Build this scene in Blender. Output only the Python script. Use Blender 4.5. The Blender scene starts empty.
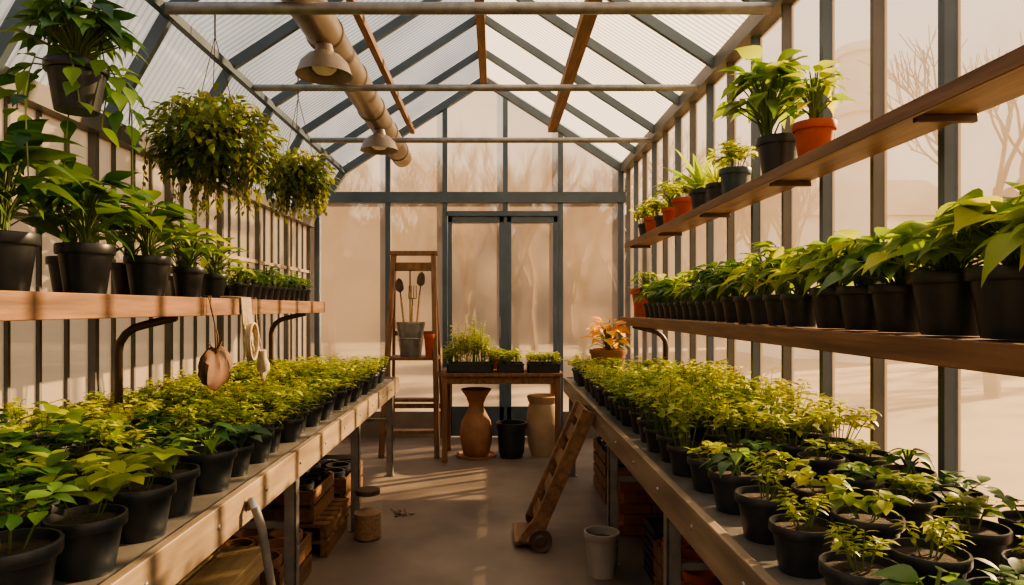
import bpy, math, random
from mathutils import Vector, Matrix
R=random.Random(7)
U=R.uniform
# ------------------------------------------------------------------ materials
def newmat(name):
    m=bpy.data.materials.new(name); m.use_nodes=True
    nt=m.node_tree; nt.nodes.clear()
    out=nt.nodes.new('ShaderNodeOutputMaterial')
    return m,nt,out
def N(nt,t,**k):
    n=nt.nodes.new(t)
    for a,b in k.items():
        if a in n.inputs.keys(): n.inputs[a].default_value=b
        else: setattr(n,a,b)
    return n
def ramp(nt,stops):
    r=nt.nodes.new('ShaderNodeValToRGB'); e=r.color_ramp.elements
    while len(e)<len(stops): e.new(.5)
    for i,(p,c) in enumerate(stops):
        e[i].position=p; e[i].color=(c[0],c[1],c[2],1)
    return r
def solid(name,c1,c2=None,scale=8,rough=.6,metal=0,bump=0,stretch=(1,1,1),detail=4):
    c2=c2 or tuple(x*.7 for x in c1)
    m,nt,out=newmat(name); L=nt.links.new
    tc=N(nt,'ShaderNodeTexCoord'); mp=N(nt,'ShaderNodeMapping'); mp.inputs['Scale'].default_value=stretch
    L(tc.outputs['Object'],mp.inputs['Vector'])
    no=N(nt,'ShaderNodeTexNoise'); no.inputs['Scale'].default_value=scale; no.inputs['Detail'].default_value=detail
    L(mp.outputs[0],no.inputs['Vector'])
    r=ramp(nt,[(.3,c2),(.7,c1)]); L(no.outputs['Fac'],r.inputs[0])
    p=N(nt,'ShaderNodeBsdfPrincipled'); p.inputs['Roughness'].default_value=rough; p.inputs['Metallic'].default_value=metal
    L(r.outputs[0],p.inputs['Base Color'])
    if bump:
        b=N(nt,'ShaderNodeBump'); b.inputs['Strength'].default_value=bump; b.inputs['Distance'].default_value=.01
        L(no.outputs['Fac'],b.inputs['Height']); L(b.outputs[0],p.inputs['Normal'])
    L(p.outputs[0],out.inputs[0]); return m
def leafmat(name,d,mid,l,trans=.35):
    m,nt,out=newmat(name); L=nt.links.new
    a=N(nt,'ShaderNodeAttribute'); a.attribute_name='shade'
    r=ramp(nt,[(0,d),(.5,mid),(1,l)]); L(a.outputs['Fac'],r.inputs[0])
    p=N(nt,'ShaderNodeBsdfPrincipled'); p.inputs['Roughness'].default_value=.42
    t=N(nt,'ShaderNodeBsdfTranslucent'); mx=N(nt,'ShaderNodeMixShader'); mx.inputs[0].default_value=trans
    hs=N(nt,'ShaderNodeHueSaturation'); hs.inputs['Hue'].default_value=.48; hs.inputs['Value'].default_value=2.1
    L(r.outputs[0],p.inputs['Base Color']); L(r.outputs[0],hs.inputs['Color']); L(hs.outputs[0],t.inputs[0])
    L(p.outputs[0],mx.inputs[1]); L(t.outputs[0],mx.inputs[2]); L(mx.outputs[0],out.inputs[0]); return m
def glass(name,transp,col,stripe=0,tint=(1,1,1),var=.1,blur=0):
    m,nt,out=newmat(name); L=nt.links.new
    tr=N(nt,'ShaderNodeBsdfTransparent'); tr.inputs[0].default_value=(*tint,1)
    if blur:
        rf=N(nt,'ShaderNodeBsdfRefraction'); rf.inputs['IOR'].default_value=1.05; rf.inputs['Roughness'].default_value=.3
        rf.inputs['Color'].default_value=(*tint,1)
        tx=N(nt,'ShaderNodeMixShader'); tx.inputs[0].default_value=blur
        L(tr.outputs[0],tx.inputs[1]); L(rf.outputs[0],tx.inputs[2]); tr=tx
    tl=N(nt,'ShaderNodeBsdfTranslucent'); df=N(nt,'ShaderNodeBsdfDiffuse')
    tc=N(nt,'ShaderNodeTexCoord'); no=N(nt,'ShaderNodeTexNoise'); no.inputs['Scale'].default_value=1.6; no.inputs['Detail'].default_value=5
    L(tc.outputs['Object'],no.inputs['Vector'])
    r=ramp(nt,[(.3,tuple(x*.8 for x in col)),(.65,col)]); L(no.outputs['Fac'],r.inputs[0])
    colout=r.outputs[0]
    if stripe:
        w=N(nt,'ShaderNodeTexWave'); w.bands_direction='Y'; w.inputs['Scale'].default_value=stripe
        L(tc.outputs['Object'],w.inputs['Vector'])
        r2=ramp(nt,[(.1,(.45,.45,.45)),(.4,(1,1,1))]); L(w.outputs['Color'],r2.inputs[0])
        mm=N(nt,'ShaderNodeMixRGB'); mm.blend_type='MULTIPLY'; mm.inputs[0].default_value=1
        L(colout,mm.inputs[1]); L(r2.outputs[0],mm.inputs[2]); colout=mm.outputs[0]
    L(colout,tl.inputs[0]); L(colout,df.inputs[0])
    m1=N(nt,'ShaderNodeMixShader'); m1.inputs[0].default_value=.3
    L(tl.outputs[0],m1.inputs[1]); L(df.outputs[0],m1.inputs[2])
    gl=N(nt,'ShaderNodeBsdfGlossy'); gl.inputs['Roughness'].default_value=.15
    m3=N(nt,'ShaderNodeMixShader'); m3.inputs[0].default_value=.05
    L(m1.outputs[0],m3.inputs[1]); L(gl.outputs[0],m3.inputs[2])
    m2=N(nt,'ShaderNodeMixShader'); 
    mr=N(nt,'ShaderNodeMapRange'); mr.inputs['From Min'].default_value=.3; mr.inputs['From Max'].default_value=.7
    mr.inputs['To Min'].default_value=min(1,1-transp+var); mr.inputs['To Max'].default_value=max(0,1-transp-var)
    L(no.outputs['Fac'],mr.inputs[0]); L(mr.outputs[0],m2.inputs[0])
    L(tr.outputs[0],m2.inputs[1]); L(m3.outputs[0],m2.inputs[2]); L(m2.outputs[0],out.inputs[0]); return m

M={}
M['black']=solid('black_plastic',(.022,.028,.034),(.012,.016,.02),20,.38)
M['teal']=solid('dark_teal_plastic',(.03,.06,.07),(.02,.045,.05),20,.4)
M['terra']=solid('terracotta_red',(.42,.08,.035),(.30,.055,.022),14,.65)
M['clay']=solid('clay_brown',(.36,.18,.09),(.24,.115,.06),9,.7,bump=.2)
M['cream']=solid('cream_ceramic',(.48,.35,.22),(.36,.26,.16),6,.6,bump=.1)
M['soil']=solid('soil',(.05,.03,.018),(.015,.01,.007),60,.95,bump=.6)
M['wood']=solid('weathered_wood',(.26,.135,.06),(.11,.055,.026),5,.6,bump=.25,stretch=(6,.6,6))
M['woodx']=solid('brown_wood',(.26,.135,.065),(.13,.065,.033),5,.6,bump=.25,stretch=(5,5,.6))
M['shelfw']=solid('shelf_wood',(.22,.115,.057),(.09,.045,.023),4,.5,bump=.25,stretch=(7,.5,7),detail=8)
M['palew']=solid('pale_wood',(.50,.37,.20),(.36,.25,.13),5,.6,bump=.2,stretch=(6,.6,6))
M['bench']=solid('bench_painted_wood',(.32,.24,.155),(.13,.094,.062),3,.5,bump=.2,stretch=(5,.6,5),detail=8)
M['benchtop']=solid('bench_top',(.16,.145,.125),(.085,.078,.07),6,.45)
M['frame']=solid('blue_grey_frame',(.10,.14,.175),(.065,.095,.12),3,.4)
M['framew']=solid('grey_frame',(.17,.165,.15),(.10,.10,.095),3,.45)
M['ribw']=solid('pale_rib',(.50,.42,.32),(.36,.30,.23),3,.6)
M['steel']=solid('galvanised_steel',(.36,.36,.35),(.22,.22,.22),12,.4,metal=.6)
M['brownm']=solid('brown_steel',(.11,.07,.05),(.06,.04,.03),10,.45,metal=.3)
M['duct']=solid('beige_duct',(.25,.20,.145),(.16,.125,.09),5,.35,metal=.4)
M['lampm']=solid('lamp_enamel',(.24,.20,.155),(.16,.135,.105),8,.35)
M['lens']=solid('lamp_lens',(.8,.75,.65),(.7,.65,.55),8,.3)
M['floor']=solid('concrete_floor',(.25,.19,.14),(.12,.09,.068),1.7,.6,bump=.35,detail=10)
M['conc']=solid('concrete_wall',(.32,.27,.22),(.21,.18,.15),4,.85,bump=.3)
M['ground']=solid('ground_dry_grass',(.26,.19,.12),(.16,.12,.075),1.2,.95,bump=.3)
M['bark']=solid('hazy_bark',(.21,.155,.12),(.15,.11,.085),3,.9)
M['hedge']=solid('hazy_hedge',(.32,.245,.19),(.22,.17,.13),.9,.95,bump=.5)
M['plaster']=solid('pale_plaster',(.92,.88,.8),(.85,.8,.72),1,.9)
M['twine']=solid('pale_twine',(.5,.41,.29),(.36,.29,.2),40,.9)
M['glove']=solid('pale_glove_cloth',(.45,.37,.27),(.34,.28,.2),25,.9)
M['leather']=solid('brown_cloth',(.15,.075,.04),(.08,.045,.025),12,.8,bump=.3)
M['white']=solid('white_plastic',(.38,.34,.29),(.28,.25,.22),6,.45)
M['brick']=solid('brick_red',(.32,.12,.065),(.2,.075,.04),10,.85,bump=.3)
M['stem']=solid('stem_green',(.13,.2,.05),(.08,.12,.03),20,.6)
M['vine']=solid('stem_brown',(.12,.07,.04),(.07,.045,.03),20,.7)
M['ld']=leafmat('leaf_deep',(.013,.048,.012),(.04,.12,.023),(.18,.30,.045),.33)
M['lb']=leafmat('leaf_bright',(.033,.095,.013),(.15,.265,.025),(.44,.46,.06),.45)
M['ll']=leafmat('leaf_herb',(.04,.09,.016),(.20,.29,.03),(.50,.50,.08),.45)
M['lo']=leafmat('leaf_olive',(.035,.065,.010),(.14,.175,.024),(.40,.38,.065),.42)
M['ly']=leafmat('leaf_yellow',(.35,.12,.01),(.6,.32,.03),(.8,.55,.08),.4)
M['gback']=glass('hazy_glass',.64,(.60,.47,.345),var=.06,blur=.6)
M['gright']=glass('frosted_glass',.77,(.62,.50,.37),var=.06,blur=.2)
M['groof']=glass('ribbed_polycarbonate',.38,(.86,.88,.90),stripe=6)
M['gleft']=glass('frosted_panel',.12,(.90,.73,.52))
M['jar']=glass('jar_glass',.88,(.8,.85,.8))
M['bulbrown']=solid('brown_bulbs',(.35,.2,.09),(.2,.1,.05),50,.7)

# ------------------------------------------------------------------ mesh builder
class MB:
    def __init__(s): s.v=[];s.f=[];s.mi=[];s.c=[];s.mats=[]
    def mat(s,k):
        if k not in s.mats: s.mats.append(k)
        return s.mats.index(k)
    def add(s,vs,fs,k,col=.5):
        o=len(s.v); i=s.mat(k)
        s.v.extend([tuple(p) for p in vs]); s.c.extend([col]*len(vs))
        for f in fs: s.f.append([o+j for j in f]); s.mi.append(i)
    def box(s,x0,x1,y0,y1,z0,z1,k):
        vs=[(x,y,z) for x in(x0,x1) for y in(y0,y1) for z in(z0,z1)]
        s.add(vs,[(0,1,3,2),(4,6,7,5),(0,4,5,1),(2,3,7,6),(0,2,6,4),(1,5,7,3)],k)
    def beam(s,p0,p1,w,h,k,up=(0,0,1)):
        p0=Vector(p0);p1=Vector(p1);d=(p1-p0).normalized();up=Vector(up)
        if abs(d.dot(up))>.98: up=Vector((0,1,0))
        sd=d.cross(up).normalized(); u=sd.cross(d).normalized()
        vs=[p+sd*(a*w/2)+u*(b*h/2) for p in(p0,p1) for a,b in((-1,-1),(1,-1),(1,1),(-1,1))]
        s.add(vs,[(3,2,1,0),(4,5,6,7),(0,1,5,4),(1,2,6,5),(2,3,7,6),(3,0,4,7)],k)
    def lathe(s,prof,c,n,k,mtx=None,sq=None):
        vs=[];rings=[]
        for r,z in prof:
            if r<1e-5: rings.append([len(vs)]); vs.append(Vector((0,0,z)))
            else:
                rings.append(list(range(len(vs),len(vs)+n)))
                for i in range(n):
                    a=2*math.pi*i/n; vs.append(Vector((r*math.cos(a),r*math.sin(a),z)))
        fs=[]
        for A,B in zip(rings,rings[1:]):
            if len(A)==1 and len(B)==1: continue
            for i in range(n):
                j=(i+1)%n
                if len(A)==1: fs.append((A[0],B[j],B[i]))
                elif len(B)==1: fs.append((A[i],A[j],B[0]))
                else: fs.append((A[i],A[j],B[j],B[i]))
        c=Vector(c)
        if mtx: vs=[mtx@v for v in vs]
        s.add([v+c for v in vs],fs,k)
    def tube(s,pts,r,n,k,col=.5):
        pts=[Vector(p) for p in pts]; m=len(pts)
        rs=r if isinstance(r,(list,tuple)) else [r]*m
        vs=[]; ref=None
        for i,p in enumerate(pts):
            d=(pts[min(i+1,m-1)]-pts[max(i-1,0)])
            d=d.normalized() if d.length>1e-9 else Vector((0,0,1))
            if ref is None: ref=Vector((1,0,0)) if abs(d.x)<.8 else Vector((0,1,0))
            a=d.cross(ref).normalized(); b=d.cross(a)
            for j in range(n):
                t=2*math.pi*j/n; vs.append(p+a*(math.cos(t)*rs[i])+b*(math.sin(t)*rs[i]))
        fs=[(i*n+j,i*n+(j+1)%n,(i+1)*n+(j+1)%n,(i+1)*n+j) for i in range(m-1) for j in range(n)]
        fs.append(tuple(range(n))[::-1]); fs.append(tuple((m-1)*n+j for j in range(n)))
        s.add(vs,fs,k,col)
    def leaf(s,o,d,L,W,k,col,curl=.25,prof=(.7,1,.55),fold=.18,up=None):
        up=up or Vector((U(-.3,.3),U(-.3,.3),1))
        sd=d.cross(up)
        if sd.length<1e-3: sd=d.cross(Vector((1,0,0)))
        sd.normalize(); n=sd.cross(d).normalized()
        vs=[o]; m=len(prof)
        for i,w in enumerate(prof):
            t=(i+1)/(m+1); c=o+d*(L*t)-n*(curl*L*t*t); hw=W*.5*w
            e=n*(fold*hw)
            vs+= [c-sd*hw+e,c,c+sd*hw+e]
        vs.append(o+d*(L*.97)-n*(curl*L*1.05))
        fs=[(0,1,2),(0,2,3)]
        for i in range(m-1):
            a=1+3*i; fs+=[(a,a+3,a+4,a+1),(a+1,a+4,a+5,a+2)]
        a=1+3*(m-1); z=len(vs)-1; fs+=[(a,z,a+1),(a+1,z,a+2)]
        s.add(vs,fs,k,col)
    def obj(s,name,origin=(0,0,0),clampx=None,bevel=0,parent=None):
        me=bpy.data.meshes.new(name); o=Vector(origin)
        vs=s.v
        if clampx: vs=[(min(max(x,clampx[0]),clampx[1]),y,z) for x,y,z in vs]
        me.from_pydata([(x-o.x,y-o.y,z-o.z) for x,y,z in vs],[],s.f)
        for k in s.mats: me.materials.append(M[k])
        me.polygons.foreach_set('material_index',s.mi)
        me.polygons.foreach_set('use_smooth',[True]*len(s.f))
        at=me.color_attributes.new(name='shade',type='FLOAT_COLOR',domain='POINT')
        fl=[]
        for c in s.c: fl+= [c,c,c,1]
        at.data.foreach_set('color',fl)
        me.update(); me.set_sharp_from_angle(angle=math.radians(42))
        ob=bpy.data.objects.new(name,me); ob.location=o
        bpy.context.collection.objects.link(ob)
        if bevel:
            b=ob.modifiers.new('bevel','BEVEL'); b.width=bevel; b.segments=2; b.limit_method='ANGLE'
        return ob

def pot(B,x,y,z,r,h,k='black',n=16):
    B.lathe([(0,0),(r*.72,0),(r*.93,h*.8),(r*1.03,h*.8),(r*1.05,h*.83),(r*1.05,h*.98),(r*1.03,h),(r*.97,h),(r*.93,h*.86)],(x,y,z),n,k)
    B.lathe([(r*.94,h*.86),(r*.5,h*.9),(0,h*.89)],(x,y,z),n,'soil')
def herb(B,x,y,z,Rr,H,ns,nodes,L,k='ll',base=.5,W=.6,prof=(.9,.8)):
    for i in range(ns):
        a=U(0,6.28); rr=Rr*math.sqrt(U(0,1)); hh=H*U(.65,1.05)*(1-.25*(rr/Rr)**2)
        p0=Vector((x+rr*.35*math.cos(a),y+rr*.35*math.sin(a),z)); p1=Vector((x+rr*math.cos(a),y+rr*math.sin(a),z+hh))
        pm=(p0+p1)/2+Vector((0,0,hh*.12))
        B.tube([p0,pm,p1],[.0022,.0018,.001],3,'stem',.5)
        for j in range(nodes):
            t=.35+.65*(j+1)/nodes; q=p0.lerp(pm,min(1,t*2)) if t<.5 else pm.lerp(p1,(t-.5)*2)
            b=U(0,6.28)
            for q2 in range(3 if j==nodes-1 else 2):
                ang=b+q2*(2.1 if j==nodes-1 else 3.14)+U(-.3,.3)
                el=U(-.1,.55)
                d=Vector((math.cos(ang)*math.cos(el),math.sin(ang)*math.cos(el),math.sin(el)))
                l=L*U(.7,1.15)
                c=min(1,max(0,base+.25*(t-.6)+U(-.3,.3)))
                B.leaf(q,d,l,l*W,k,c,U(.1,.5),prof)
def bigleaf(B,x,y,z,Rr,H,n,L,W,k='ld',base=.45,el0=(-.2,.7),curl=(.3,.7)):
    for i in range(n):
        a=i*2.4+U(-.3,.3); u=(i+.5)/n
        rr=Rr*(.25+.75*u)*U(.7,1); hh=H*(1-.55*u*u)*U(.75,1.05)
        p0=Vector((x+U(-.02,.02),y+U(-.02,.02),z)); p1=Vector((x+rr*.6*math.cos(a),y+rr*.6*math.sin(a),z+hh))
        pm=Vector((x+rr*.2*math.cos(a),y+rr*.2*math.sin(a),z+hh*.6))
        B.tube([p0,pm,p1],[.005,.004,.003],5,'stem',.5)
        el=U(*el0)*(1-.5*u)
        d=Vector((math.cos(a+U(-.4,.4))*math.cos(el),math.sin(a+U(-.4,.4))*math.cos(el),math.sin(el))).normalized()
        l=L*U(.7,1.1)
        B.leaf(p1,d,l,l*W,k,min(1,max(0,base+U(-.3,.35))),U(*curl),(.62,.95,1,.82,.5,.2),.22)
def spiky(B,x,y,z,n,L,W,k='lb',base=.5):
    for i in range(n):
        a=i*2.4; el=1.35-1.0*(i/n)+U(-.1,.1)
        d=Vector((math.cos(a)*math.cos(el),math.sin(a)*math.cos(el),math.sin(el)))
        B.leaf(Vector((x,y,z)),d,L*U(.7,1.1),W,k,base+U(-.2,.3),U(.05,.3),(1,1,.9,.7,.35),.35,up=Vector((-d.x,-d.y,1)))

Y0,Y1=-1.5,7.94
XL,XR=-2.15,1.51
def roofz(x):
    if x>-.13: return 4.2-.64*(x+.13)
    if x>-1.75: return 4.2+.648*(x+.13)
    return 3.15-(-1.75-x)*(.65/.4)
# ------------------------------------------------------------------ shell
B=MB(); B.box(XL-.06,XR+.06,Y0-.06,Y1+.06,-.1,0,'floor'); B.obj('floor')
B=MB(); B.add([(-60,-40,-.1),(60,-40,-.1),(60,70,-.1),(-60,70,-.1)],[(0,1,2,3)],'ground'); B.obj('ground')
B=MB()
B.box(XL-.05,XL,Y0,Y1,0,.7,'conc'); B.box(XL-.06,XL+.03,Y0,Y1,.7,.75,'ribw')
B.add([(XL-.01,Y0,.75),(XL-.01,Y1,.75),(XL-.01,Y1,2.45),(XL-.01,Y0,2.45)],[(0,1,2,3)],'gleft')
y=Y0+.1;i=0
while y<Y1:
    if i%4==0: B.box(XL-.02,XL+.03,y-.018,y+.018,.75,2.45,'framew')
    else: B.box(XL-.02,XL+.008,y-.009,y+.009,.75,2.45,'framew')
    y+=.21; i+=1
B.box(XL-.03,XL+.07,Y0,Y1,2.43,2.53,'framew')
B.box(XL-.01,XL+.02,Y0,Y1,1.9,1.93,'ribw')
B.obj('wall_left')
B=MB()
B.box(XR,XR+.05,Y0,Y1,0,.7,'conc'); B.box(XR-.03,XR+.06,Y0,Y1,.7,.76,'framew')
B.add([(XR+.02,Y0,.76),(XR+.02,Y1,.76),(XR+.02,Y1,3.1),(XR+.02,Y0,3.1)],[(0,3,2,1)],'gright')
y=Y1-.2;i=0
while y>Y0:
    w=.017 if i%2 else .012
    B.box(XR-.02,XR+.035,y-w,y+w,.76,3.1,'frame' if i%2 else 'framew'); y-=.42; i+=1
B.box(XR-.06,XR+.05,Y0,Y1,3.07,3.17,'framew')
B.obj('wall_right')
def gable(Yw,door,name):
    B=MB()
    pts=[(XL,2.5),(-1.75,3.15),(-.13,4.2),(XR,roofz(XR)),(XR,.3),(XL,.3)]
    if door:
        B.add([(x,Yw,z) for x,z in((XL,.3),(-.58,.3),(-.58,2.6),(XL,2.6-.1))],[(0,1,2,3)],'gback')
        B.add([(x,Yw,z) for x,z in((.76,.3),(XR,.3),(XR,2.6),(.76,2.6))],[(0,1,2,3)],'gback')
        B.add([(x,Yw,z) for x,z in((XL,2.5),(-.58,2.6),(.76,2.6),(XR,2.6),(XR,roofz(XR)),(-.13,4.2),(-1.75,3.15))],[(0,1,2,3,4,5,6)],'gback')
        B.box(XL,-.58,Yw-.04,Yw+.05,0,.3,'conc'); B.box(.76,XR,Yw-.04,Yw+.05,0,.3,'conc')
    else:
        B.add([(x,Yw,z) for x,z in pts],[(0,1,2,3,4,5)],'gback'); B.box(XL,XR,Yw-.04,Yw+.05,0,.3,'conc')
    for x in(-2.06,-1.24,-.58,.12,.76,1.46):
        zb=2.62 if (door and x==.12) else .0
        B.box(x-.028,x+.028,Yw-.05,Yw+.04,zb,roofz(x)-.02,'frame')
    B.box(XL,XR,Yw-.07,Yw+.05,2.72,2.84,'frame')
    if not door: B.box(XL,XR,Yw-.04,Yw+.04,1.6,1.66,'frame')
    for a,b in((( -.13,4.14),(XR,roofz(XR)-.06)),((-.13,4.14),(-1.75,3.09)),((-1.75,3.09),(XL+.02,2.48))):
        B.beam((a[0],Yw-.03,a[1]),(b[0],Yw-.03,b[1]),.07,.08,'frame',up=(0,0,1))
    B.obj(name)
gable(Y1,True,'wall_back'); gable(Y0,False,'wall_front')
B=MB()
yw=Y1-.02
B.box(-.548,.728,yw-.05,yw+.03,2.56,2.62,'frame')
for a,b in((-.545,.10),(.14,.725)):
    B.box(a,a+.05,yw-.03,yw+.02,.02,2.56,'frame'); B.box(b-.05,b,yw-.03,yw+.02,.02,2.56,'frame')
    B.box(a,b,yw-.03,yw+.02,2.49,2.56,'frame'); B.box(a,b,yw-.03,yw+.02,.02,.36,'frame')
    B.add([(a+.05,yw,.36),(b-.05,yw,.36),(b-.05,yw,2.49),(a+.05,yw,2.49)],[(0,1,2,3)],'gback')
B.box(.10,.14,yw-.03,yw+.02,.02,2.56,'frame')
B.box(.05,.065,yw-.08,yw-.03,1.15,1.4,'steel')
B.obj('door_1',bevel=.004)
# roof
B=MB()
prof=[(XL,2.5),(-1.75,3.15),(-.13,4.2),(XR+.02,roofz(XR))]
for a,b in zip(prof,prof[1:]):
    B.add([(a[0],Y0,a[1]+.02),(b[0],Y0,b[1]+.02),(b[0],Y1,b[1]+.02),(a[0],Y1,a[1]+.02)],[(0,1,2,3)],'groof')
B.obj('ceiling')
B=MB(); y=Y1-.85
while y>Y0:
    for a,b in zip(prof,prof[1:]):
        B.beam((a[0]+(.03 if a[0]<-2 else 0),y,a[1]-.035),(b[0]-(.05 if b[0]>1 else 0),y,b[1]-.035),.038,.065,'frame')
    y-=.85
B.obj('roof_rafters')
B=MB()
B.beam((-.13,Y0,4.1),(-.13,Y1-.06,4.1),.08,.10,'wood')
B.beam((.66,Y0,roofz(.66)-.13),(.66,Y1-.06,roofz(.66)-.13),.10,.08,'wood')
B.beam((-.95,Y0,roofz(-.95)-.13),(-.95,Y1-.06,roofz(-.95)-.13),.05,.06,'wood')
B.beam((-1.75,Y0,3.08),(-1.75,Y1-.06,3.08),.04,.05,'frame')
B.obj('roof_purlins')
B=MB()
for y,r in((3.6,.032),(4.9,.025),(6.43,.026),(2.0,.03)):
    B.tube([(-1.74,y,3.08),(XR-.06,y,3.08)],r,10,'steel')
B.obj('roof_tie_bars')
B=MB(); r=.112
B.tube([(-1.07,2.6,3.23),(-1.07,7.85,3.23)],r,24,'duct')
for y in(2.7,3.5,4.3,5.1,5.9,6.7,7.5):
    B.lathe([(r+.001,-.02),(r+.010,-.015),(r+.010,.015),(r+.001,.02)],(-1.07,y,3.23),24,'duct',Matrix.Rotation(math.pi/2,3,'X'))
B.obj('ventilation_duct')
for y in(4.2,6.2):
    B=MB(); c=(-1.05,y,2.94)
    B.lathe([(.0,.178),(.05,.176),(.06,.13),(.10,.11),(.145,.065),(.168,.0),(.175,-.012),(.165,-.01),(.14,.05),(.09,.09),(0,.095)],c,28,'lampm')
    B.lathe([(0,.0),(.05,.005),(.075,.03),(.07,.07),(.03,.092)],c,20,'lens')
    B.obj('bell_pendant_lamp',c)
# ------------------------------------------------------------------ benches
ZB=.86
def bench(x0,x1,y0,y1,front,legs,name):
    B=MB()
    n=5; w=(x1-x0)/n
    for i in range(n): B.box(x0+i*w+.004,x0+(i+1)*w-.004,y0,y1,ZB-.03,ZB,'benchtop')
    f=x1 if front>0 else x0
    B.box(min(f,f+front*.03),max(f,f+front*.03),y0,y1,ZB-.115,ZB+.012,'bench')
    bk=x0 if front>0 else x1
    B.box(min(bk,bk+front*.03),max(bk,bk+front*.03),y0,y1,ZB-.115,ZB-.03,'bench')
    B.box(x0,x1,y1,y1+.03,ZB-.115,ZB+.012,'bench'); B.box(x0,x1,y0-.03,y0,ZB-.115,ZB+.012,'bench')
    for y in legs:
        for x in(x0+.04,x1-.04):
            B.box(x-.028,x+.028,y-.022,y-.012,0,ZB-.03,'steel'); B.box(x-.028 if front<0 else x+.018,x-.018 if front<0 else x+.028,y-.022,y+.035,0,ZB-.03,'steel')
            B.box(x-.04,x+.04,y-.035,y+.045,0,.008,'steel')
        B.box(x0,x1,y-.02,y+.02,ZB-.1,ZB-.03,'bench')
        B.beam((x0+.04,y,.5),(x1-.04,y,.5),.03,.03,'steel')
    y=y0+.2
    while y<y1:
        B.lathe([(0,.006),(.009,.005),(.009,0)],(f+front*.03,y,ZB-.05),8,'steel',Matrix.Rotation(front*math.pi/2,3,'Y')); y+=.45
    return B.obj(name,bevel=.003)
bench(-2.08,-.90,.6,6.2,1,[.9,3.15,4.6,6.1],'potting_bench')
bench(.65,1.44,.6,6.2,-1,[.9,2.65,4.0,6.1],'potting_bench')

def potfield(name,cols,front,side):
    B=MB(); y=1.15
    rows=[]
    while y<6.08:
        rows.append(y); y+= .25 if y<2.4 else (.22 if y<3.6 else .19)
    for y in rows:
        near=y<2.6
        for ci,x in enumerate(cols):
            px=x+U(-.02,.02); py=y+U(-.02,.02)+(.05 if ci%2 else 0)
            if side>0 and y>5.45 and .8<x: continue
            if py>6.08: continue
            if side<0: r=(.092 if y<2.5 else .072)*U(.93,1.05)
            else: r=(.076 if y<2.5 else .07)*U(.93,1.07)
            h=r*1.6
            pot(B,px,py,ZB+.0005,r,h,'black',20 if near else 12)
            zt=ZB+h*.88; q=R.random()
            if side<0:
                if y<2.7:
                    if q<.2: bigleaf(B,px,py,zt,.11,U(.09,.14),12,.09,.7,'ld',.5,el0=(-.3,.6))
                    elif q<.35: herb(B,px,py,zt,.09,U(.14,.2),9,6,.04,'ll',.5,.5)
                    else: herb(B,px,py,zt,.10,U(.09,.17),R.randint(4,6),3,U(.06,.085),'ll' if R.random()<.4 else 'ld',U(.3,.6),.66,(.6,.95,1,.6))
                else: herb(B,px,py,zt,.12,U(.07,.15),12,4,U(.035,.046),'ll',U(.35,.8),.6)
            else:
                if y<2.45:
                    if q<.18: bigleaf(B,px,py,zt,.09,U(.05,.09),10,.065,.7,'ld',.6,el0=(-.3,.6))
                    elif q<.32: herb(B,px,py,zt,.06,U(.09,.14),8,5,.03,'ll',.6,.45)
                    elif q<.40: spiky(B,px,py,zt,18,.12,.012,'lb',.5)
                    else: herb(B,px,py,zt,.07,U(.04,.09),R.randint(3,6),3,U(.036,.052),'ll' if R.random()<.6 else 'ld',U(.35,.8),.66,(.6,.95,1,.6))
                elif y<4.4: herb(B,px,py,zt,.13,U(.14,.26),16,5,U(.04,.05),'ll',U(.35,.85),.55)
                else: herb(B,px,py,zt,.12,U(.10,.17),13,4,.04,'ll',U(.4,.8),.55)
    return B.obj(name,(cols[0],1.15,ZB),clampx=(XL+.06,XR-.04))
potfield('potted_seedlings',[-1.01,-1.21,-1.41,-1.61,-1.80,-1.98],-.9,-1)
potfield('potted_seedlings',[.75,.94,1.13,1.33],.65,1)
# ------------------------------------------------------------------ shelves
def shelfbox(name,x0,x1,y0,y1,z0,z1,edge,brs,pcol='shelfw'):
    B=MB()
    n=3; w=(x1-x0)/n
    for i in range(n): B.box(x0+i*w+.002,x0+(i+1)*w-.002,y0,y1,z1-.03,z1,pcol)
    e=x1 if edge>0 else x0
    B.box(min(e,e+edge*.025),max(e,e+edge*.025),y0,y1,z0,z1+.004,pcol)
    for y in brs:
        wx=x0 if edge>0 else x1
        B.box(min(wx,e),max(wx,e),y-.02,y+.02,z0,z1-.03,'brownm')
        pxx=e-edge*.30 if edge>0 else XR-.09
        top=z0-.01
        pts=[(pxx,y,ZB+.002),(pxx,y,top-.16)]
        for t in(.25,.5,.75,1):
            a=t*math.pi/2*.9
            pts.append((pxx+edge*(1-math.cos(a))*.15,y,top-.16+math.sin(a)*.13))
        pts.append((e-edge*.02,y,top+.005))
        B.tube(pts,.02,10,'brownm')
        B.lathe([(0,.008),(.04,.008),(.04,0),(0,0)],(pxx,y,ZB+.001),12,'brownm')
    return B.obj(name,bevel=.003)
shelfbox('plant_shelf',XL+.05,-1.52,.4,6.0,1.46,1.55,1,[3.3,5.55])
shelfbox('plant_shelf',1.125,XR-.03,.4,6.0,1.355,1.42,-1,[5.67])
B=MB(); B.box(1.27,XR-.03,.4,6.6,2.095,2.12,'shelfw'); B.box(1.25,1.27,.4,6.6,2.075,2.124,'shelfw')
y=1.0
while y<6.6:
    B.box(1.29,XR-.03,y-.01,y+.01,2.07,2.095,'brownm'); y+=1.1
B.obj('wall_shelf',bevel=.003)

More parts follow.
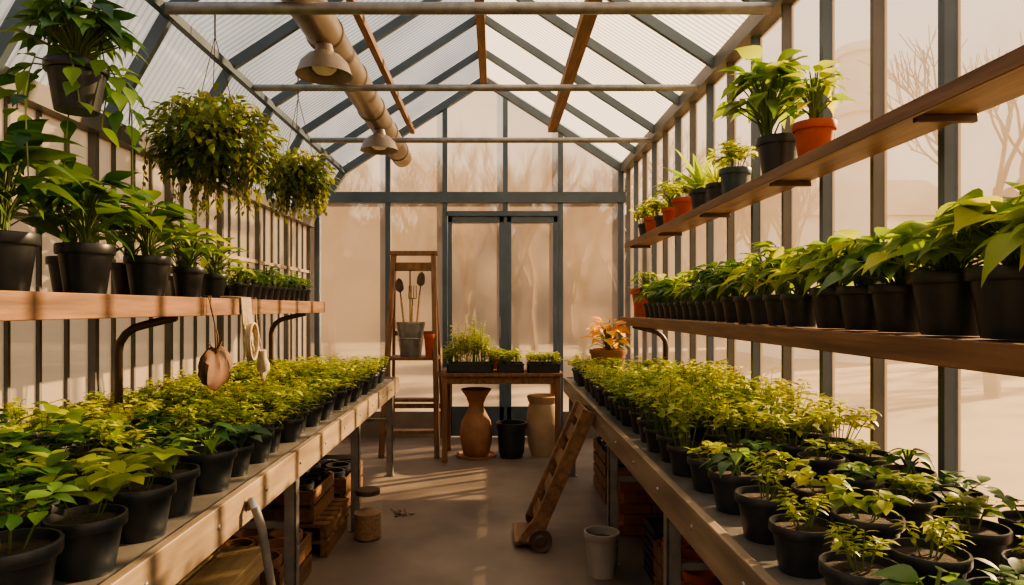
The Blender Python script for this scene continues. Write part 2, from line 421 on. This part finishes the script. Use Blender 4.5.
ZS=1.55
for (x,y,r,H,n,L,W,k,b) in [(-1.72,1.95,.10,.32,30,.2,.55,'ld',.5),(-1.70,2.36,.105,.34,40,.19,.58,'ld',.5),(-1.93,2.6,.09,.36,26,.22,.5,'ld',.5),
    (-1.68,2.80,.105,.30,44,.175,.62,'ld',.5),(-1.93,3.1,.09,.34,28,.2,.55,'ld',.55),(-1.69,3.32,.10,.30,44,.17,.6,'lb',.35),(-1.9,3.55,.09,.27,24,.2,.5,'lb',.4),
    (-1.68,3.74,.085,.23,32,.15,.5,'lb',.4),(-1.68,4.08,.075,.20,30,.13,.45,'lb',.45),(-1.9,4.12,.07,.24,24,.15,.5,'ld',.55)]:
    B=MB(); pot(B,x,y,ZS+.005,r,r*1.95,'black',24)
    bigleaf(B,x,y,ZS+r*1.7,.22,H,n,L,W,k,b,el0=(-.1,.9))
    B.obj('potted_broadleaf_plant',(x,y,ZS),clampx=(XL+.06,9))
B=MB()
y=4.38
while y<5.95:
    for x in(-1.64,-1.84):
        pot(B,x,y,ZS+.005,.055,.1,'black',12)
        bigleaf(B,x,y,ZS+.09,.09,U(.08,.16),14,.085,.5,'lb' if R.random()<.6 else 'ld',.5)
    y+=.135
B.obj('shelf_seedling_pots',(-1.64,4.38,ZS),clampx=(XL+.06,9))
ZR=1.42
y=1.42;i=0
while y<5.5:
    if y<2.0: r=.104
    elif y<2.7: r=.088
    elif y<3.6: r=.078
    else: r=.066
    x=1.27 if y<2.7 else 1.235
    B=MB(); pot(B,x,y,ZR+.005,r,r*1.7,'black',22)
    z=ZR+r*1.4; hv=U(.85,1.25); kk='ld' if R.random()<.3 else 'lb'
    if y<2.0: bigleaf(B,x,y,z,.28,.20*hv,58,.12,.8,'lb',.55,el0=(-.6,.6))
    elif y<2.7: bigleaf(B,x,y,z,.26,.19*hv,52,.115,U(.55,.8),kk,.55,el0=(-.6,.6))
    elif y<4: bigleaf(B,x,y,z,.22,.19*hv,44,.10,U(.45,.75),kk,.55,el0=(-.5,.8))
    else: bigleaf(B,x,y,z,.17,.18*hv,36,.09,U(.4,.65),kk,.5,el0=(-.3,.9))
    B.obj('potted_leafy_seedling',(x,y,ZR),clampx=(-9,XR-.04))
    y+=r*2.15+.015
B=MB(); x,y=1.27,5.76; pot(B,x,y,ZR+.005,.12,.24,'terra',24); bigleaf(B,x,y,ZR+.2,.18,.18,30,.09,.45,'lb',.4); B.obj('terracotta_potted_plant',(x,y,ZR),clampx=(-9,XR-.04))
ZU=2.122
for (x,y,r,k,kind) in [(1.37,2.93,.085,'terra','herb'),(1.36,3.28,.097,'black','big'),(1.37,3.90,.085,'teal','herb2'),(1.37,4.2,.07,'black','grass'),(1.37,4.52,.08,'black','spiky'),
     (1.37,4.95,.085,'terra','herb2'),(1.37,5.3,.075,'terra','herb'),(1.37,5.6,.065,'black','herb2'),(1.37,5.9,.08,'terra','herb2'),(1.37,6.2,.07,'black','herb2')]:
    B=MB(); h=r*2.0; pot(B,x,y,ZU+.001,r,h,k,24); z=ZU+h*.88
    if kind=='big': bigleaf(B,x-.05,y,z,.29,.38,74,.135,.72,'lb',.35,el0=(-.6,.8))
    elif kind=='herb': bigleaf(B,x,y,z,.15,.24,34,.11,.55,'lb',.6)
    elif kind=='herb2': herb(B,x,y,z,.12,.17,18,4,.06,'ll',.6)
    elif kind=='grass': spiky(B,x,y,z,50,.2,.012,'lb',.7)
    else: spiky(B,x,y,z,16,.38,.06,'lb',.5)
    B.obj({'big':'potted_philodendron','herb':'potted_bright_foliage_plant','herb2':'potted_herb','grass':'potted_grass','spiky':'potted_aloe'}[kind],(x,y,ZU),clampx=(-9,XR-.04))
B=MB(); x,y=.96,5.8
B.lathe([(0,0),(.10,0),(.13,.11),(.145,.24),(.16,.26),(.16,.29),(.14,.29),(.13,.25),(0,.25)],(x,y,ZB+.001),24,'clay')
bigleaf(B,x,y,ZB+.25,.24,.28,34,.15,.6,'ly',.65); bigleaf(B,x,y,ZB+.25,.15,.16,14,.12,.5,'lb',.5)
B.obj('potted_coleus',(x,y,ZB),clampx=(-9,XR-.04))
# ------------------------------------------------------------------ hanging plants
def hang(name,x,y,zc,rad,zr,kind):
    B=MB(); pr=.10 if kind=='pothos' else .14
    ph=.17 if kind=='pothos' else .16
    pot(B,x,y,zc-ph/2,pr,ph,'black',24)
    top=roofz(x)-.02
    hook=Vector((x,y,min(zc+.62,top-.1)))
    for a in(0,2.09,4.19): B.tube([(x+pr*math.cos(a),y+pr*math.sin(a),zc+ph/2),hook],.0025,4,'brownm')
    B.tube([hook,(x,y,top)],.005,6,'brownm')
    if kind=='pothos':
        bigleaf(B,x,y,zc+ph*.35,.28,.24,90,.115,.62,'ld',.5,el0=(-.8,.6))
        for i in range(9):
            a=i*.7+U(-.2,.2); p=[Vector((x,y,zc+ph*.4))]
            for t in range(1,6):
                rr=pr+.02+.06*min(t,3)/3; p.append(Vector((x+rr*math.cos(a+.05*t),y+rr*math.sin(a+.05*t),zc+ph*.5-.018*t*t*(.4+.6*(i%3==0)))))
            B.tube(p,.003,4,'stem')
            for q in p[1:]:
                aa=a+U(-1,1); d=Vector((math.cos(aa)*.7,math.sin(aa)*.7,U(-.8,.1))).normalized()
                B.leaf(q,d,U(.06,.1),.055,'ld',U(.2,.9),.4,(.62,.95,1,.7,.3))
    else:
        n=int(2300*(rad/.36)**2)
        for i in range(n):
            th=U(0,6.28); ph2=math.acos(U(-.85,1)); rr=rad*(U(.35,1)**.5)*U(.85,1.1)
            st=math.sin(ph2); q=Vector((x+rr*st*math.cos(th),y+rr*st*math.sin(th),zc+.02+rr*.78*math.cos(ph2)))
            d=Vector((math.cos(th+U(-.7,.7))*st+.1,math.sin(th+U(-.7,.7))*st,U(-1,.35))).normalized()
            l=U(.04,.08); B.leaf(q,d,l,l*.5,'lo' if R.random()<.65 else 'lb',min(1,max(0,.45+.3*math.cos(ph2)+U(-.3,.3))),.3,(.9,.8))  # leaf tone rises toward the crown: lit top painted into the colour
        for i in range(50):
            a=U(0,6.28); r0=rad*U(.3,1); ln=U(.08,.3)*rad/.36; z0=zc-rad*.45*(1-(r0/rad)*.6)
            p=[Vector((x,y,zc+.06)),Vector((x+r0*math.cos(a),y+r0*math.sin(a),zc+rad*.3)),Vector((x+r0*1.02*math.cos(a),y+r0*1.02*math.sin(a),z0)),Vector((x+r0*math.cos(a)+U(-.03,.03),y+r0*math.sin(a),z0-ln))]
            B.tube(p,.002,3,'vine')
            for t in range(10):
                q=p[2].lerp(p[3],t/9); aa=U(0,6.28); B.leaf(q,Vector((math.cos(aa)*.7,math.sin(aa)*.7,-.6)),.045,.022,'lo',U(.2,.8),.3,(.9,.8))
    B.obj(name,(x,y,zc),clampx=(XL+.09,9))
hang('hanging_pothos_basket',-1.5,2.45,2.29,.2,0,'pothos')
hang('hanging_ivy_basket',-1.62,3.95,2.45,.35,0,'ball')
hang('hanging_ivy_basket',-1.5,5.2,2.48,.26,0,'ball')
# ------------------------------------------------------------------ back area
B=MB()
def lerp(a,b,t): return tuple(a[i]+(b[i]-a[i])*t for i in range(3))
fl=((-1.14,6.85,0),(-1.07,7.22,2.08)); fr=((-.58,6.85,0),(-.65,7.22,2.08))
bl=((-1.15,7.7,0),(-1.07,7.28,2.04)); br=((-.58,7.7,0),(-.65,7.28,2.04))
for a,b in(fl,fr): B.beam(a,b,.05,.09,'woodx',up=(0,1,0))
for a,b in(bl,br): B.beam(a,b,.03,.05,'woodx',up=(0,1,0))
B.box(-1.11,-.61,7.16,7.34,2.06,2.10,'woodx')
B.beam(lerp(*fl,.93),lerp(*fr,.93),.03,.09,'woodx')
for t,dp in((.12,.1),(.27,.1),(.47,.38)):
    a=lerp(*fl,t); b=lerp(*fr,t)
    B.box(a[0],b[0],a[1]-.03,a[1]+dp,a[2]-.015,a[2]+.015,'woodx')
for t in(.2,.6): B.beam(lerp(*bl,t),lerp(*br,t),.03,.05,'woodx')
B.beam(lerp(*fl,.47),lerp(*bl,.47),.02,.04,'woodx'); B.beam(lerp(*fr,.47),lerp(*br,.47),.02,.04,'woodx')
lad=B.obj('wooden_stepladder',(-.86,7.2,0),bevel=.003)
zs=2.08*.47+.016
B=MB(); c=(-.88,7.13,zs)
B.lathe([(0,0),(.105,0),(.11,.01),(.145,.34),(.152,.345),(.152,.36),(.14,.36),(.105,.02),(0,.02)],c,28,'steel')
B.lathe([(.128,.18),(.133,.185),(.134,.19),(.13,.195)],c,28,'steel')
B.tube([(c[0]+.15*math.cos(a),c[1]-.03-.05*math.sin(a),c[2]+.34-.12*math.sin(a)) for a in[math.pi*i/10 for i in range(11)]],.004,6,'steel')
B.obj('metal_bucket',c)
B=MB()
for dx,dy,hz,tp in((-.075,.02,.80,0),(.015,-.03,.72,1),(.065,.03,.88,2),(-.01,.05,.92,3)):
    b=Vector((c[0]+dx*.5,c[1]+dy*.5,zs+.03)); t=Vector((c[0]+dx*1.7,c[1]+dy*1.5,zs+hz)); m=b.lerp(t,.72)
    B.tube([b,m],.011,8,'palew'); B.tube([m,b.lerp(t,.84)],.007,6,'brownm')
    d=(t-b).normalized(); q=b.lerp(t,.82)
    if tp==1:
        B.tube([q+Vector((-.04,0,.01)),q+Vector((.04,0,.01))],.005,5,'brownm')
        for e in(-.04,-.013,.013,.04): B.tube([q+Vector((e,0,.01)),t+Vector((e*.9,0,.02))],.004,5,'brownm')
    elif tp==3:
        B.tube([q,t],.008,6,'brownm'); B.tube([t+Vector((-.08,0,0)),t+Vector((.08,0,0))],.007,6,'brownm')
        for i in range(8): B.tube([t+Vector((-.077+i*.022,0,0)),t+Vector((-.077+i*.022,-.05,-.02))],.003,4,'brownm')
    else:
        B.leaf(q,d,.17,.085,'brownm',.5,.05,(.95,1,.95,.7),.3,up=Vector((0,-1,0)))
B.obj('garden_hand_tools',c)
B=MB(); c=(-.675,7.03,zs); pot(B,c[0],c[1],c[2],.055,.24,'terra',20); B.obj('terracotta_pot',c)
B=MB(); tz=.87
for i in range(4): B.box(-.54,.66,6.6+i*.16+.003,6.6+(i+1)*.16-.003,tz-.035,tz,'wood')
B.box(-.5,.62,6.63,6.66,tz-.11,tz-.035,'wood'); B.box(-.5,.62,7.18,7.21,tz-.11,tz-.035,'wood')
for x in(-.49,.61):
    for y in(6.65,7.19): B.box(x-.025,x+.025,y-.025,y+.025,0,tz-.035,'woodx')
B.obj('wooden_potting_table',(0.06,6.9,0),bevel=.003)
def tray(B,x0,x1,y0,y1,z,h=.06):
    B.box(x0,x1,y0,y1,z,z+.008,'black')
    B.box(x0,x0+.01,y0,y1,z,z+h,'black');B.box(x1-.01,x1,y0,y1,z,z+h,'black')
    B.box(x0,x1,y0,y0+.01,z,z+h,'black');B.box(x0,x1,y1-.01,y1,z,z+h,'black')
    B.box(x0+.01,x1-.01,y0+.01,y1-.01,z+.008,z+h*.7,'soil')
    B.box(x0-.008,x1+.008,y0-.008,y0,z+h-.012,z+h,'black')
for x0,x1,H,dens in((-.47,-.02,.45,1),(.02,.28,.18,0),(.32,.63,.15,0)):
    B=MB(); tray(B,x0,x1,6.64,6.94,tz+.001,.085)
    k=int((x1-x0)/.075)
    for i in range(k):
        for j in range(4):
            xx=x0+.04+i*.075; yy=6.69+j*.07
            if dens: herb(B,xx,yy,tz+.05,.09,H*U(.65,1.1)*(1 if .5<i<k-1.5 else .65),8,7,.042,'ll',.65,.4)
            else: herb(B,xx,yy,tz+.05,.05,H,5,3,.045,'ll',.6)
    B.obj('seedling_tray',((x0+x1)/2,6.79,tz))
B=MB(); x,y=.0,7.08; pot(B,x,y,tz+.001,.06,.11,'terra',20); herb(B,x,y,tz+.1,.08,.12,8,3,.05); B.obj('potted_herb',(x,y,tz))
B=MB(); c=(-.19,6.9,0)
B.lathe([(0,0),(.105,0),(.13,.03),(.158,.15),(.165,.25),(.148,.36),(.105,.44),(.078,.49),(.075,.53),(.10,.60),(.155,.68),(.15,.685),(.09,.61),(.055,.53),(.05,.4),(0,.35)],c,32,'clay')
B.lathe([(.1,-0),(.20,.0),(.205,.03),(.19,.03),(.18,.012),(.1,.012)],(c[0],c[1],.0),28,'clay')
B.obj('clay_jug',c)
B=MB(); c=(.165,6.88,0); B.lathe([(0,0),(.115,0),(.145,.30),(.155,.30),(.155,.35),(.145,.35),(.13,.05),(0,.05)],c,28,'black'); B.lathe([(.14,.3),(0,.3)],c,20,'soil'); B.obj('black_bucket',c)
B=MB(); c=(.49,6.98,0) ; B.lathe([(0,0),(.12,0),(.15,.1),(.17,.25),(.168,.4),(.15,.5),(.14,.53),(.155,.56),(.165,.6),(.15,.61),(.12,.55),(0,.5)],c,32,'cream'); B.obj('ceramic_urn',c)
# ------------------------------------------------------------------ hand truck
B=MB()
for y in(4.24,4.62): B.beam((.25,y,.09),(.585,y,.86),.05,.085,'wood',up=(1,0,0))
for t in(.12,.34,.56,.78,.95):
    p=Vector((.25,0,.09)).lerp(Vector((.585,0,.86)),t); B.beam((p.x-.012,4.22,p.z),(p.x-.012,4.64,p.z),.09,.02,'wood',up=(-.9,0,.4))
B.box(.12,.25,4.24,4.62,.03,.05,'wood')
B.beam((.16,4.24,.05),(.34,4.24,.3),.03,.04,'wood')
for y in(4.185,4.675):
    B.lathe([(0,-.018),(.03,-.018),(.035,-.012),(.06,-.012),(.068,-.016),(.072,-.01),(.072,.01),(.068,.016),(.06,.012),(.035,.012),(.03,.018),(0,.018)],(.28,y,.0725),24,'brownm',Matrix.Rotation(math.pi/2,3,'X'))
B.tube([(.28,4.17,.0725),(.28,4.69,.0725)],.01,8,'steel')
B.obj('wooden_hand_truck',(.3,4.42,0),bevel=.003)
B=MB(); c=(.60,3.84,0)
B.lathe([(0,0),(.075,0),(.09,.22),(.10,.22),(.10,.245),(.088,.245),(.07,.03),(0,.03)],c,28,'white')
B.lathe([(.088,.2),(0,.22)],c,20,'soil')
B.tube([(c[0]+.098*math.cos(a),c[1]-.05*math.sin(a)-.02,c[2]+.23-.08*math.sin(a)) for a in[math.pi*i/10 for i in range(11)]],.003,6,'steel')
B.obj('plastic_bucket',c)
def crate(x0,x1,y0,y1,z,h,name,k='wood',fill=None):
    B=MB()
    for x in(x0,x1-.02):
        for y in(y0,y1-.03): B.box(x,x+.02,y,y+.03,z,z+h,k)
    n=max(2,int(h/.09)); g=h/n
    for i in range(n):
        a=z+i*g+.01;b=z+(i+1)*g-.01
        B.box(x0-.012,x0,y0,y1,a,b,k);B.box(x1,x1+.012,y0,y1,a,b,k)
        B.box(x0-.012,x1+.012,y0-.012,y0,a,b,k);B.box(x0-.012,x1+.012,y1,y1+.012,a,b,k)
    m=5; w=(x1-x0)/m
    for i in range(m): B.box(x0+i*w+.004,x0+(i+1)*w-.004,y0,y1,z,z+.012,k)
    if fill:
        for i in range(3):
            for j in range(3):
                xx=x0+(i+.5)*(x1-x0)/3; yy=y0+(j+.5)*(y1-y0)/3; rr=min(x1-x0,y1-y0)/6.5
                B.lathe([(0,.0),(rr*.7,.0),(rr,h*.9),(rr*1.06,h*.9),(rr*1.06,h*1.05),(rr*.9,h*1.05),(rr*.6,.03),(0,.03)],(xx,yy,z+.013),14,fill)
    B.obj(name,((x0+x1)/2,(y0+y1)/2,z))
crate(-1.65,-1.05,3.3,3.85,0,.24,'wooden_crate','wood','clay')
crate(-1.8,-1.1,5.0,5.6,0,.26,'wooden_crate','wood','black')
crate(-1.6,-1.05,2.5,3.0,0,.34,'wooden_crate','wood')
B=MB()
for i in range(3):
    for j in range(3):
        B.box(-1.60+j*.2,-1.42+j*.2,2.2+U(-.04,.04),3.05+U(-.03,.03),.343+i*.031,.372+i*.031,'palew')
B.obj('lumber_stack',(-1.35,2.65,.34),bevel=.002)
B=MB()
for i in range(2):
    for j in range(6): B.box(-1.7+.0,-1.0,4.1+j*.1,4.17+j*.1,.08+i*.1,.10+i*.1,'wood')
    for x in(-1.68,-1.37,-1.05): B.box(x,x+.04,4.1,4.67,.0+i*.1,.08+i*.1,'wood')
B.obj('wooden_pallet',(-1.35,4.4,0))
crate(-1.65,-1.1,4.12,4.6,.203,.2,'wooden_crate','wood','black')
B=MB()
c=(-.83,4.45,0)
B.lathe([(0,0),(.085,0),(.09,.01),(.09,.25),(.075,.28),(.075,.29)],c,28,'jar'); B.lathe([(0,.292),(.08,.29),(.08,.315),(.078,.32),(0,.32)],c,28,'brownm'); B.lathe([(0,.008),(.084,.01),(.084,.17),(.04,.19),(0,.185)],c,24,'bulbrown')
B.obj('glass_jar',c)
B=MB()
for i in range(18):
    a=U(0,6.28); x=-.66+U(-.09,.09); y=4.95+U(-.07,.07); B.tube([(x,y,.006),(x+.04*math.cos(a),y+.04*math.sin(a),U(.008,.02))],.003,4,'vine')
B.obj('twig_clippings')
B=MB()
for r in range(5):
    for i in range(4):
        for j in range(2):
            B.box(.82+j*.22+(.03 if r%2 else 0),1.03+j*.22+(.03 if r%2 else 0),4.5+i*.11,4.6+i*.11,r*.07+.001,r*.07+.066,'brick')
B.obj('brick_stack',(1,4.7,0),bevel=.003)
crate(.85,1.35,3.0,3.6,0,.28,'wooden_crate','woodx','terra')
crate(.85,1.35,2.0,2.5,0,.3,'wooden_crate','woodx','black')
crate(.85,1.35,5.2,5.8,0,.4,'wooden_crate','woodx','black')
B=MB()
for i in range(6): tray(B,.86,1.34,3.66,3.94,i*.05+.0,.045)
B.obj('stacked_seed_trays')
B=MB()
B.tube([(-.868,2.40,.80),(-.85,2.38,.825),(-.83,2.36,.81),(-.81,2.37,.74),(-.79,2.42,.5),(-.775,2.48,.2),(-.77,2.5,0)],.015,12,'steel')
B.obj('bent_pipe_handle')
B=MB()
for i in range(9):
    y=4.0+i*.018+U(-.006,.006); zb=U(1.16,1.3)
    B.tube([(-1.61,y,1.562),(-1.55,y,1.563),(-1.487,y,1.56),(-1.480,y+.005,1.45),(-1.475+U(-.01,.01),y+U(-.02,.03),1.36),(-1.46+U(-.02,.02),y+U(-.02,.04),zb)],.008,5,'twine')
for j in range(3):
    B.tube([(-1.465+.012*j,4.08+.07*math.sin(a),1.30-.11*math.cos(a)) for a in[6.283*i/20 for i in range(21)]],.007,6,'twine')
B.obj('garden_twine_bundle')
B=MB(); c=(-1.44,3.52,1.10)
vs=[];n=26;prf=[(.06,0),(.10,.008),(.125,.04),(.125,.09),(.11,.13),(.075,.165),(.04,.185),(.05,.205),(.055,.21)]
for r0,z0 in prf:
    for i in range(n):
        a=6.283*i/n; q=r0*(1+.12*math.sin(5*a+z0*20)+.08*math.sin(9*a)); vs.append((c[0]+q*.45*math.cos(a),c[1]+q*1.1*math.sin(a)+.05*(.2-z0)*math.sin(a*1.0),c[2]+z0+.02*math.sin(2*a)))
fs=[(i*n+j,i*n+(j+1)%n,(i+1)*n+(j+1)%n,(i+1)*n+j) for i in range(len(prf)-1) for j in range(n)]+[tuple(range(n))[::-1]]
B.add(vs,fs,'leather')
B.tube([(c[0],c[1],c[2]+.18),(c[0]-.005,c[1],1.42),(-1.478,c[1],1.562),(-1.56,c[1],1.562)],.004,5,'leather')
B.tube([(c[0],c[1]+.02,c[2]+.18),(c[0]-.0,c[1]+.03,1.35),(-1.478,c[1]+.03,1.5),(-1.478,c[1]+.03,1.562),(-1.56,c[1]+.03,1.562)],.004,5,'leather')
B.obj('hanging_cloth_pouch')
for yy,rot in((4.22,-.2),):
    B=MB(); c=Vector((-1.44,yy,1.24)); 
    def P(a,b): return c+Vector((0,a*math.cos(rot)-b*math.sin(rot),-(a*math.sin(rot)+b*math.cos(rot))))
    B.tube([P(0,0),P(0,.05),P(0,.09),P(0,.13)],[.026,.024,.04,.036],10,'glove')
    for k,(a,l) in enumerate(((-.03,.06),(-.01,.075),(.01,.07),(.03,.055))): B.tube([P(a*.9,.12),P(a*1.1,.12+l*.6),P(a*1.15,.12+l)],[.012,.011,.006],7,'glove')
    B.tube([P(.03,.06),P(.06,.09),P(.068,.12)],[.013,.012,.007],7,'glove')
    B.tube([P(0,0),c+Vector((-.02,0,.1)),c+Vector((-.035,0,.2)),(-1.478,yy,1.562),(-1.56,yy,1.562)],.003,4,'twine')
    B.obj('gardening_glove',c)
# ------------------------------------------------------------------ outside
def branch(B,p,d,l,r,dep):
    q=p+d*l*.5+Vector((U(-1,1),U(-1,1),0))*l*.05; e=p+d*l
    B.tube([p,q,e],[r,r*.85,r*.68],5 if dep>2 else 3,'bark')
    if dep==0: return
    for i in range(3 if dep>1 else 4):
        ax=Vector((U(-1,1),U(-1,1),U(-.3,1))).normalized()
        nd=(d*U(.9,1.3)+ax*.75+Vector((0,0,.12))).normalized()
        branch(B,p.lerp(e,U(.6,1)),nd,l*U(.62,.8),r*.6,dep-1)
protos=[]
for i in range(3):
    B=MB(); branch(B,Vector((0,0,-.1)),Vector((U(-.05,.05),U(-.05,.05),1)),2.4,.12,5); protos.append(B)
spots=[(-4.5,19,0,1),(-2.6,23,1,1.1),(0.6,19,2,.9),(2.8,22,0,1.1),(5.2,18,1,1),(6.6,15.5,2,.9),(8.9,12.2,0,1.15),(5.6,13,2,.8),(4.6,25,2,1.2),(-7,24,2,1.2),(-1,29,0,1.3),(3.5,31,1,1.3),(22,24,2,1.3),(-4,30,2,1.4),(1.5,26,1,1.2),(-1,24,2,1),(20,18,1,1.2)]
base=[None]*3
for i,(x,y,k,s) in enumerate(spots):
    if base[k] is None:
        o=protos[k].obj('bare_tree'); base[k]=o
    else:
        o=bpy.data.objects.new('bare_tree',base[k].data); bpy.context.collection.objects.link(o)
    o.location=(x,y,0); o.scale=(s,s,s); o.rotation_euler=(0,0,U(0,6.28))
path=[(-40,20),(-25,34),(-8,38),(8,38),(24,34),(36,22),(42,6),(44,-8)]
def ridge(path,h,name):
    B=MB(); vs=[];n=40*(len(path)-1)
    for i in range(n+1):
        t=i/n*(len(path)-1); a=min(int(t),len(path)-2); f=t-a
        x=path[a][0]*(1-f)+path[a+1][0]*f; y=path[a][1]*(1-f)+path[a+1][1]*f
        hh=h*(1+.12*math.sin(i*.35)+.08*math.sin(i*.9+1)+U(-.06,.06))
        for j,(o,zz) in enumerate(((0,-.1),(.4,.4),(.8,.75),(1.6,1.0),(3,.9),(4,-.1))):
            L=math.hypot(x,y); vs.append((x*(1+o/L)+U(-.15,.15),y*(1+o/L)+U(-.15,.15),zz*hh if zz>0 else -.1))
    fs=[(i*6+j,(i+1)*6+j,(i+1)*6+j+1,i*6+j+1) for i in range(n) for j in range(5)]
    B.add(vs,fs,'hedge'); B.obj(name)
ridge(path,7.0,'woodland_ridge')
B=MB(); bx,by=10.95,21.5
B.box(bx-2.0,bx+4,by,by+5,-.1,4.4,'plaster')
B.lathe([(.75,-.1),(.62,7.2),(.72,7.25),(.72,7.5),(.58,7.55),(.55,9.0),(.66,9.05),(.66,9.3),(.5,9.35),(0,9.35)],(bx,by-1.0,0),28,'plaster')
B.add([(bx-2.2,by-.2,4.4),(bx+4.2,by-.2,4.4),(bx+4.2,by+5.2,4.4),(bx-2.2,by+5.2,4.4),(bx-2.2,by+2.5,6),(bx+4.2,by+2.5,6)],[(0,1,5,4),(2,3,4,5),(0,4,3),(1,2,5)],'hedge')
B.obj('chimney_building')
# ------------------------------------------------------------------ light
w=bpy.data.worlds.new('World'); bpy.context.scene.world=w; w.use_nodes=True
nt=w.node_tree; nt.nodes.clear(); L=nt.links.new
out=nt.nodes.new('ShaderNodeOutputWorld'); bg=nt.nodes.new('ShaderNodeBackground')
tc=nt.nodes.new('ShaderNodeTexCoord'); sp=nt.nodes.new('ShaderNodeSeparateXYZ'); L(tc.outputs['Generated'],sp.inputs[0])
r=ramp(nt,[(0,(1.0,.72,.48)),(.25,(1,.82,.62)),(.7,(.76,.82,.88))]); L(sp.outputs['Z'],r.inputs[0]); L(r.outputs[0],bg.inputs[0])
bg.inputs[1].default_value=1.1; L(bg.outputs[0],out.inputs[0])
s=bpy.data.lights.new('Sun','SUN'); s.energy=23; s.angle=math.radians(1.0); s.color=(1,.66,.34)
so=bpy.data.objects.new('sun_light',s); bpy.context.collection.objects.link(so)
so.rotation_euler=Vector((-.76,-.44,-.37)).to_track_quat('-Z','Y').to_euler()
so.location=(8,5,6)
bpy.context.scene.view_settings.look='AgX - Medium High Contrast'
# ------------------------------------------------------------------ camera
cam=bpy.data.cameras.new('Camera'); cam.lens=24; cam.sensor_width=36
cam.shift_x=17/1024; cam.shift_y=15.5/1024; cam.clip_start=.05; cam.clip_end=300
co=bpy.data.objects.new('camera',cam); co.location=(0,0,1.5); co.rotation_euler=(math.pi/2,0,0)
bpy.context.collection.objects.link(co); bpy.context.scene.camera=co
